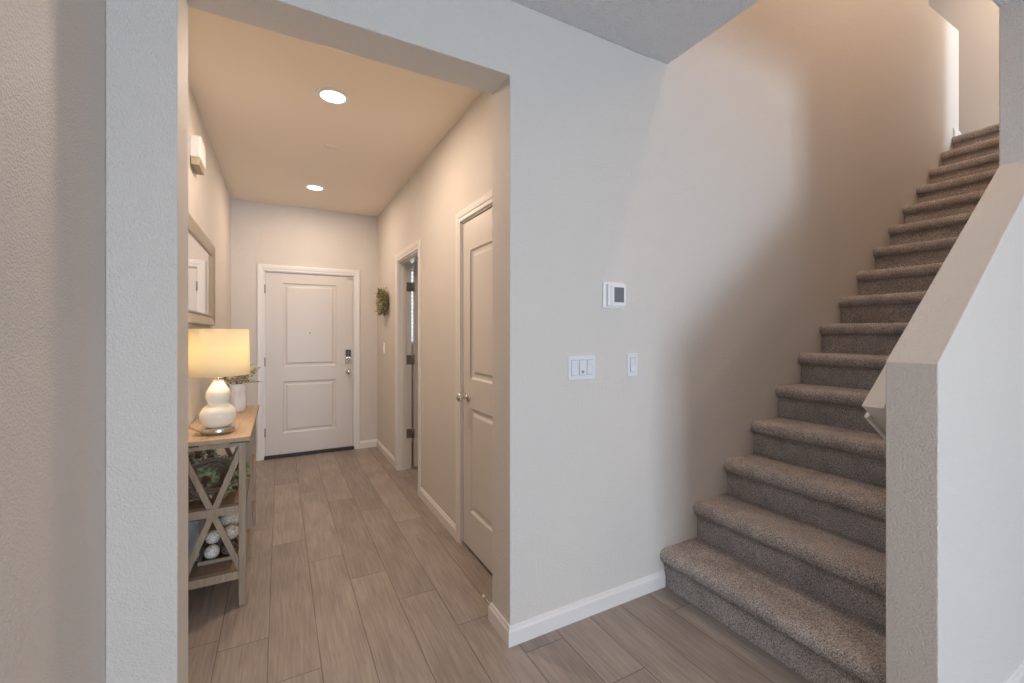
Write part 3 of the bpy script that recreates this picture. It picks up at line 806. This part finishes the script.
# ------------------------------------------------------------------ grapevine wreath with greenery on the middle shelf
WR = Vector((-0.315, 2.66, 0.490))
wt = empty('twig_wreath', WR, 'grapevine wreath with green leaves leaning on the middle shelf of the console', 'wreath')
rnd = random.Random(11)
tilt = Matrix.Rotation(radians(30), 3, 'Y') @ Matrix.Rotation(radians(50), 3, 'X')
wc = WR + Vector((0.0, -0.045, 0.115))
mb = MB()
for k in range(26):
    R0 = rnd.uniform(0.060, 0.108); ph = rnd.uniform(0, 6.28); pts = []
    for q in range(33):
        a = 2 * pi * q / 32
        rr = R0 + 0.010 * sin(3 * a + ph)
        pts.append(wc + tilt @ Vector((rr * cos(a), rr * sin(a), 0.016 * sin(2 * a + ph) + rnd.uniform(-.002, .002))))
    mb.tube(pts, rnd.uniform(0.0022, 0.0040), 6)
part(mb, 'twigs', M_twig, wt)
mb = MB()
for k in range(430):
    a = rnd.uniform(0, 2 * pi)
    if 3.4 < a < 5.6 and rnd.random() < 0.85: continue
    rr = rnd.uniform(0.015, 0.125)
    rad = tilt @ Vector((cos(a), sin(a), 0)); nn = tilt @ Vector((0, 0, 1))
    p = wc + rad * rr + nn * (rnd.uniform(-0.025, 0.03) if rr > 0.07 else -0.04)
    d = rad * rnd.uniform(0.1, 1) + (tilt @ Vector((-sin(a), cos(a), 0))) * rnd.uniform(-.9, .9) + nn * rnd.uniform(-.6, .8)
    leaf(mb, p, d, nn + Vector((rnd.uniform(-.6, .6), rnd.uniform(-.6, .6), rnd.uniform(-.2, .8))), rnd.uniform(0.022, 0.040), rnd.uniform(0.009, 0.015))
mb.v = [(min(max(v[0], XL + 0.012), -0.17), min(max(v[1], ys[0] + 0.036), 2.745), min(max(v[2], 0.492), 0.755)) for v in mb.v]
part(mb, 'leaves', M_leaf, wt)
# a low bushy plant beside it
bp_ = empty('green_garland', (-0.215, 2.74, 0.490), 'small bushy green plant beside the twig wreath on the middle shelf', 'artificial plant')
mb = MB(); sb = MB()
for k in range(34):
    a = rnd.uniform(0, 2 * pi); el = rnd.uniform(0.15, 1.3); ln = rnd.uniform(0.05, 0.10)
    d = Vector((cos(a) * cos(el), sin(a) * cos(el), sin(el)))
    p0 = Vector((-0.205, 2.84, 0.494)) + Vector((0, rnd.uniform(-0.08, 0.18), 0)); pts = [p0 + d * ln * t / 4 for t in range(5)]
    sb.tube(pts, 0.0016, 5)
    for q in range(1, 5):
        for s in range(3):
            leaf(mb, pts[q], d + Vector((rnd.uniform(-.8, .8), rnd.uniform(-.8, .8), rnd.uniform(-.5, .8))), (rnd.uniform(-1, 1), rnd.uniform(-1, 1), 1), rnd.uniform(0.018, 0.03), rnd.uniform(0.007, 0.012))
for m_ in (mb, sb):
    m_.v = [(min(max(v[0], XL + 0.012), -0.155), max(v[1], 2.75), max(v[2], 0.4915)) for v in m_.v]
part(mb, 'leaves', M_leafgreen, bp_); part(sb, 'stems', M_twig, bp_)

# ------------------------------------------------------------------ lower shelf: tray with balls, pale box
S1 = 0.172
ty = empty('wooden_tray', (-0.25, 2.72, S1), 'dark wooden tray holding balls on the lowest shelf of the console', 'tray')
mb = MB()
ax0, ax1, ay0, ay1 = -0.355, -0.180, 2.585, 2.93
part(MB().box(ax0, ax1, ay0, ay1, S1 + 0.0005, S1 + 0.008), 'tray_base', M_tray, ty)
mb.box(ax0, ax1, ay0, ay0 + 0.010, S1 + 0.008, S1 + 0.024).box(ax0, ax1, ay1 - 0.010, ay1, S1 + 0.008, S1 + 0.024)
mb.box(ax0, ax0 + 0.010, ay0 + 0.01, ay1 - 0.01, S1 + 0.008, S1 + 0.024).box(ax1 - 0.010, ax1, ay0 + 0.01, ay1 - 0.01, S1 + 0.008, S1 + 0.024)
part(mb, 'tray_rim', M_leg, ty)
def sphere(mb, c, r, seg=28):
    prof = [(max(1e-4, r * sin(pi * k / 16)), -r * cos(pi * k / 16)) for k in range(17)]
    return mb.lathe(prof, seg, c, caps=False)
def mosaic(c, r, label):
    o = sphere(MB(), (0, 0, 0), r).build('mosaic_ball', M_ball); o.location = c
    o.rotation_euler = (random.uniform(0, 3), random.uniform(0, 3), 0)
    return tag(o, label, 'decorative ball', 'decorative balls in the tray')
zt0 = S1 + 0.0085
def twigball(c, r, label):
    rnd = random.Random(int(c[0] * 1000)); mb = MB()
    for k in range(16):
        q = Euler((rnd.uniform(0, 6), rnd.uniform(0, 6), rnd.uniform(0, 6))).to_matrix()
        mb.tube([q @ Vector((r * 0.93 * cos(a * pi / 12), r * 0.93 * sin(a * pi / 12), 0)) for a in range(25)], 0.0022, 5)
    o = mb.build('twig_ball', M_twig); o.location = c
    return tag(o, label, 'decorative ball', 'decorative balls in the tray')
mosaic((-0.303, 2.640, zt0 + 0.034), 0.034, 'white lined ball at the front of the tray')
mosaic((-0.225, 2.680, zt0 + 0.100), 0.037, 'white mosaic ball on the right side of the pile')
mosaic((-0.304, 2.678, zt0 + 0.093), 0.033, 'pale mosaic ball half hidden behind the cross brace')
mosaic((-0.240, 2.775, zt0 + 0.135), 0.047, 'largest pale mosaic ball on top of the pile')
twigball((-0.228, 2.640, zt0 + 0.035), 0.035, 'dark twig ball at the front right of the tray')
twigball((-0.301, 2.716, zt0 + 0.038), 0.038, 'dark twig ball behind the front white ball')
twigball((-0.221, 2.722, zt0 + 0.038), 0.038, 'dark twig ball in the middle of the pile')
twigball((-0.255, 2.804, zt0 + 0.045), 0.044, 'dark twig ball beneath the largest pale ball')
twigball((-0.260, 2.888, zt0 + 0.035), 0.034, 'dark twig ball at the back of the tray')
bx = empty('storage_box', (-0.40, 2.62, S1), 'pale blue-grey upright box at the wall end of the lowest shelf', 'box')
part(MB().box(-0.428, -0.352 - 0.006, 2.66, 2.86, S1 + 0.001, S1 + 0.19), 'box_body', M_box, bx, bevel=0.003)
part(MB().box(-0.429, -0.357, 2.658, 2.862, S1 + 0.1905, S1 + 0.205), 'box_lid', M_box, bx, bevel=0.002)

# ------------------------------------------------------------------ wreath on the hall right wall
ww = empty('wall_wreath', (XR, 4.66, 1.65), 'small dusty green leaf wreath hanging on the right wall near the front door', 'wreath')
rnd = random.Random(21)
mb = MB(); c0 = Vector((XR - 0.030, 4.66, 1.65))
for k in range(900):
    a = rnd.uniform(0, 2 * pi); R0 = 0.095
    rad = Vector((0, cos(a), sin(a))); tg = Vector((0, -sin(a), cos(a))); nx = Vector((-1, 0, 0))
    p = c0 + rad * (R0 + rnd.uniform(-0.055, 0.04)) + nx * rnd.uniform(-0.015, 0.05)
    d = rad * rnd.uniform(-.5, 1) + tg * rnd.uniform(0, 1) + nx * rnd.uniform(0, 1.0)
    leaf(mb, p, d, nx + Vector((0, rnd.uniform(-.7, .7), rnd.uniform(-.7, .7))), rnd.uniform(0.025, 0.042), rnd.uniform(0.010, 0.017))
mb.v = [(min(v[0], XR - 0.003), v[1], v[2]) for v in mb.v]
part(mb, 'leaves', M_leafdry, ww)
part(MB().tube([c0 + Vector((0.012, 0.095 * cos(t * pi / 16), 0.095 * sin(t * pi / 16))) for t in range(33)], 0.012, 8), 'twig_ring', M_twig, ww)
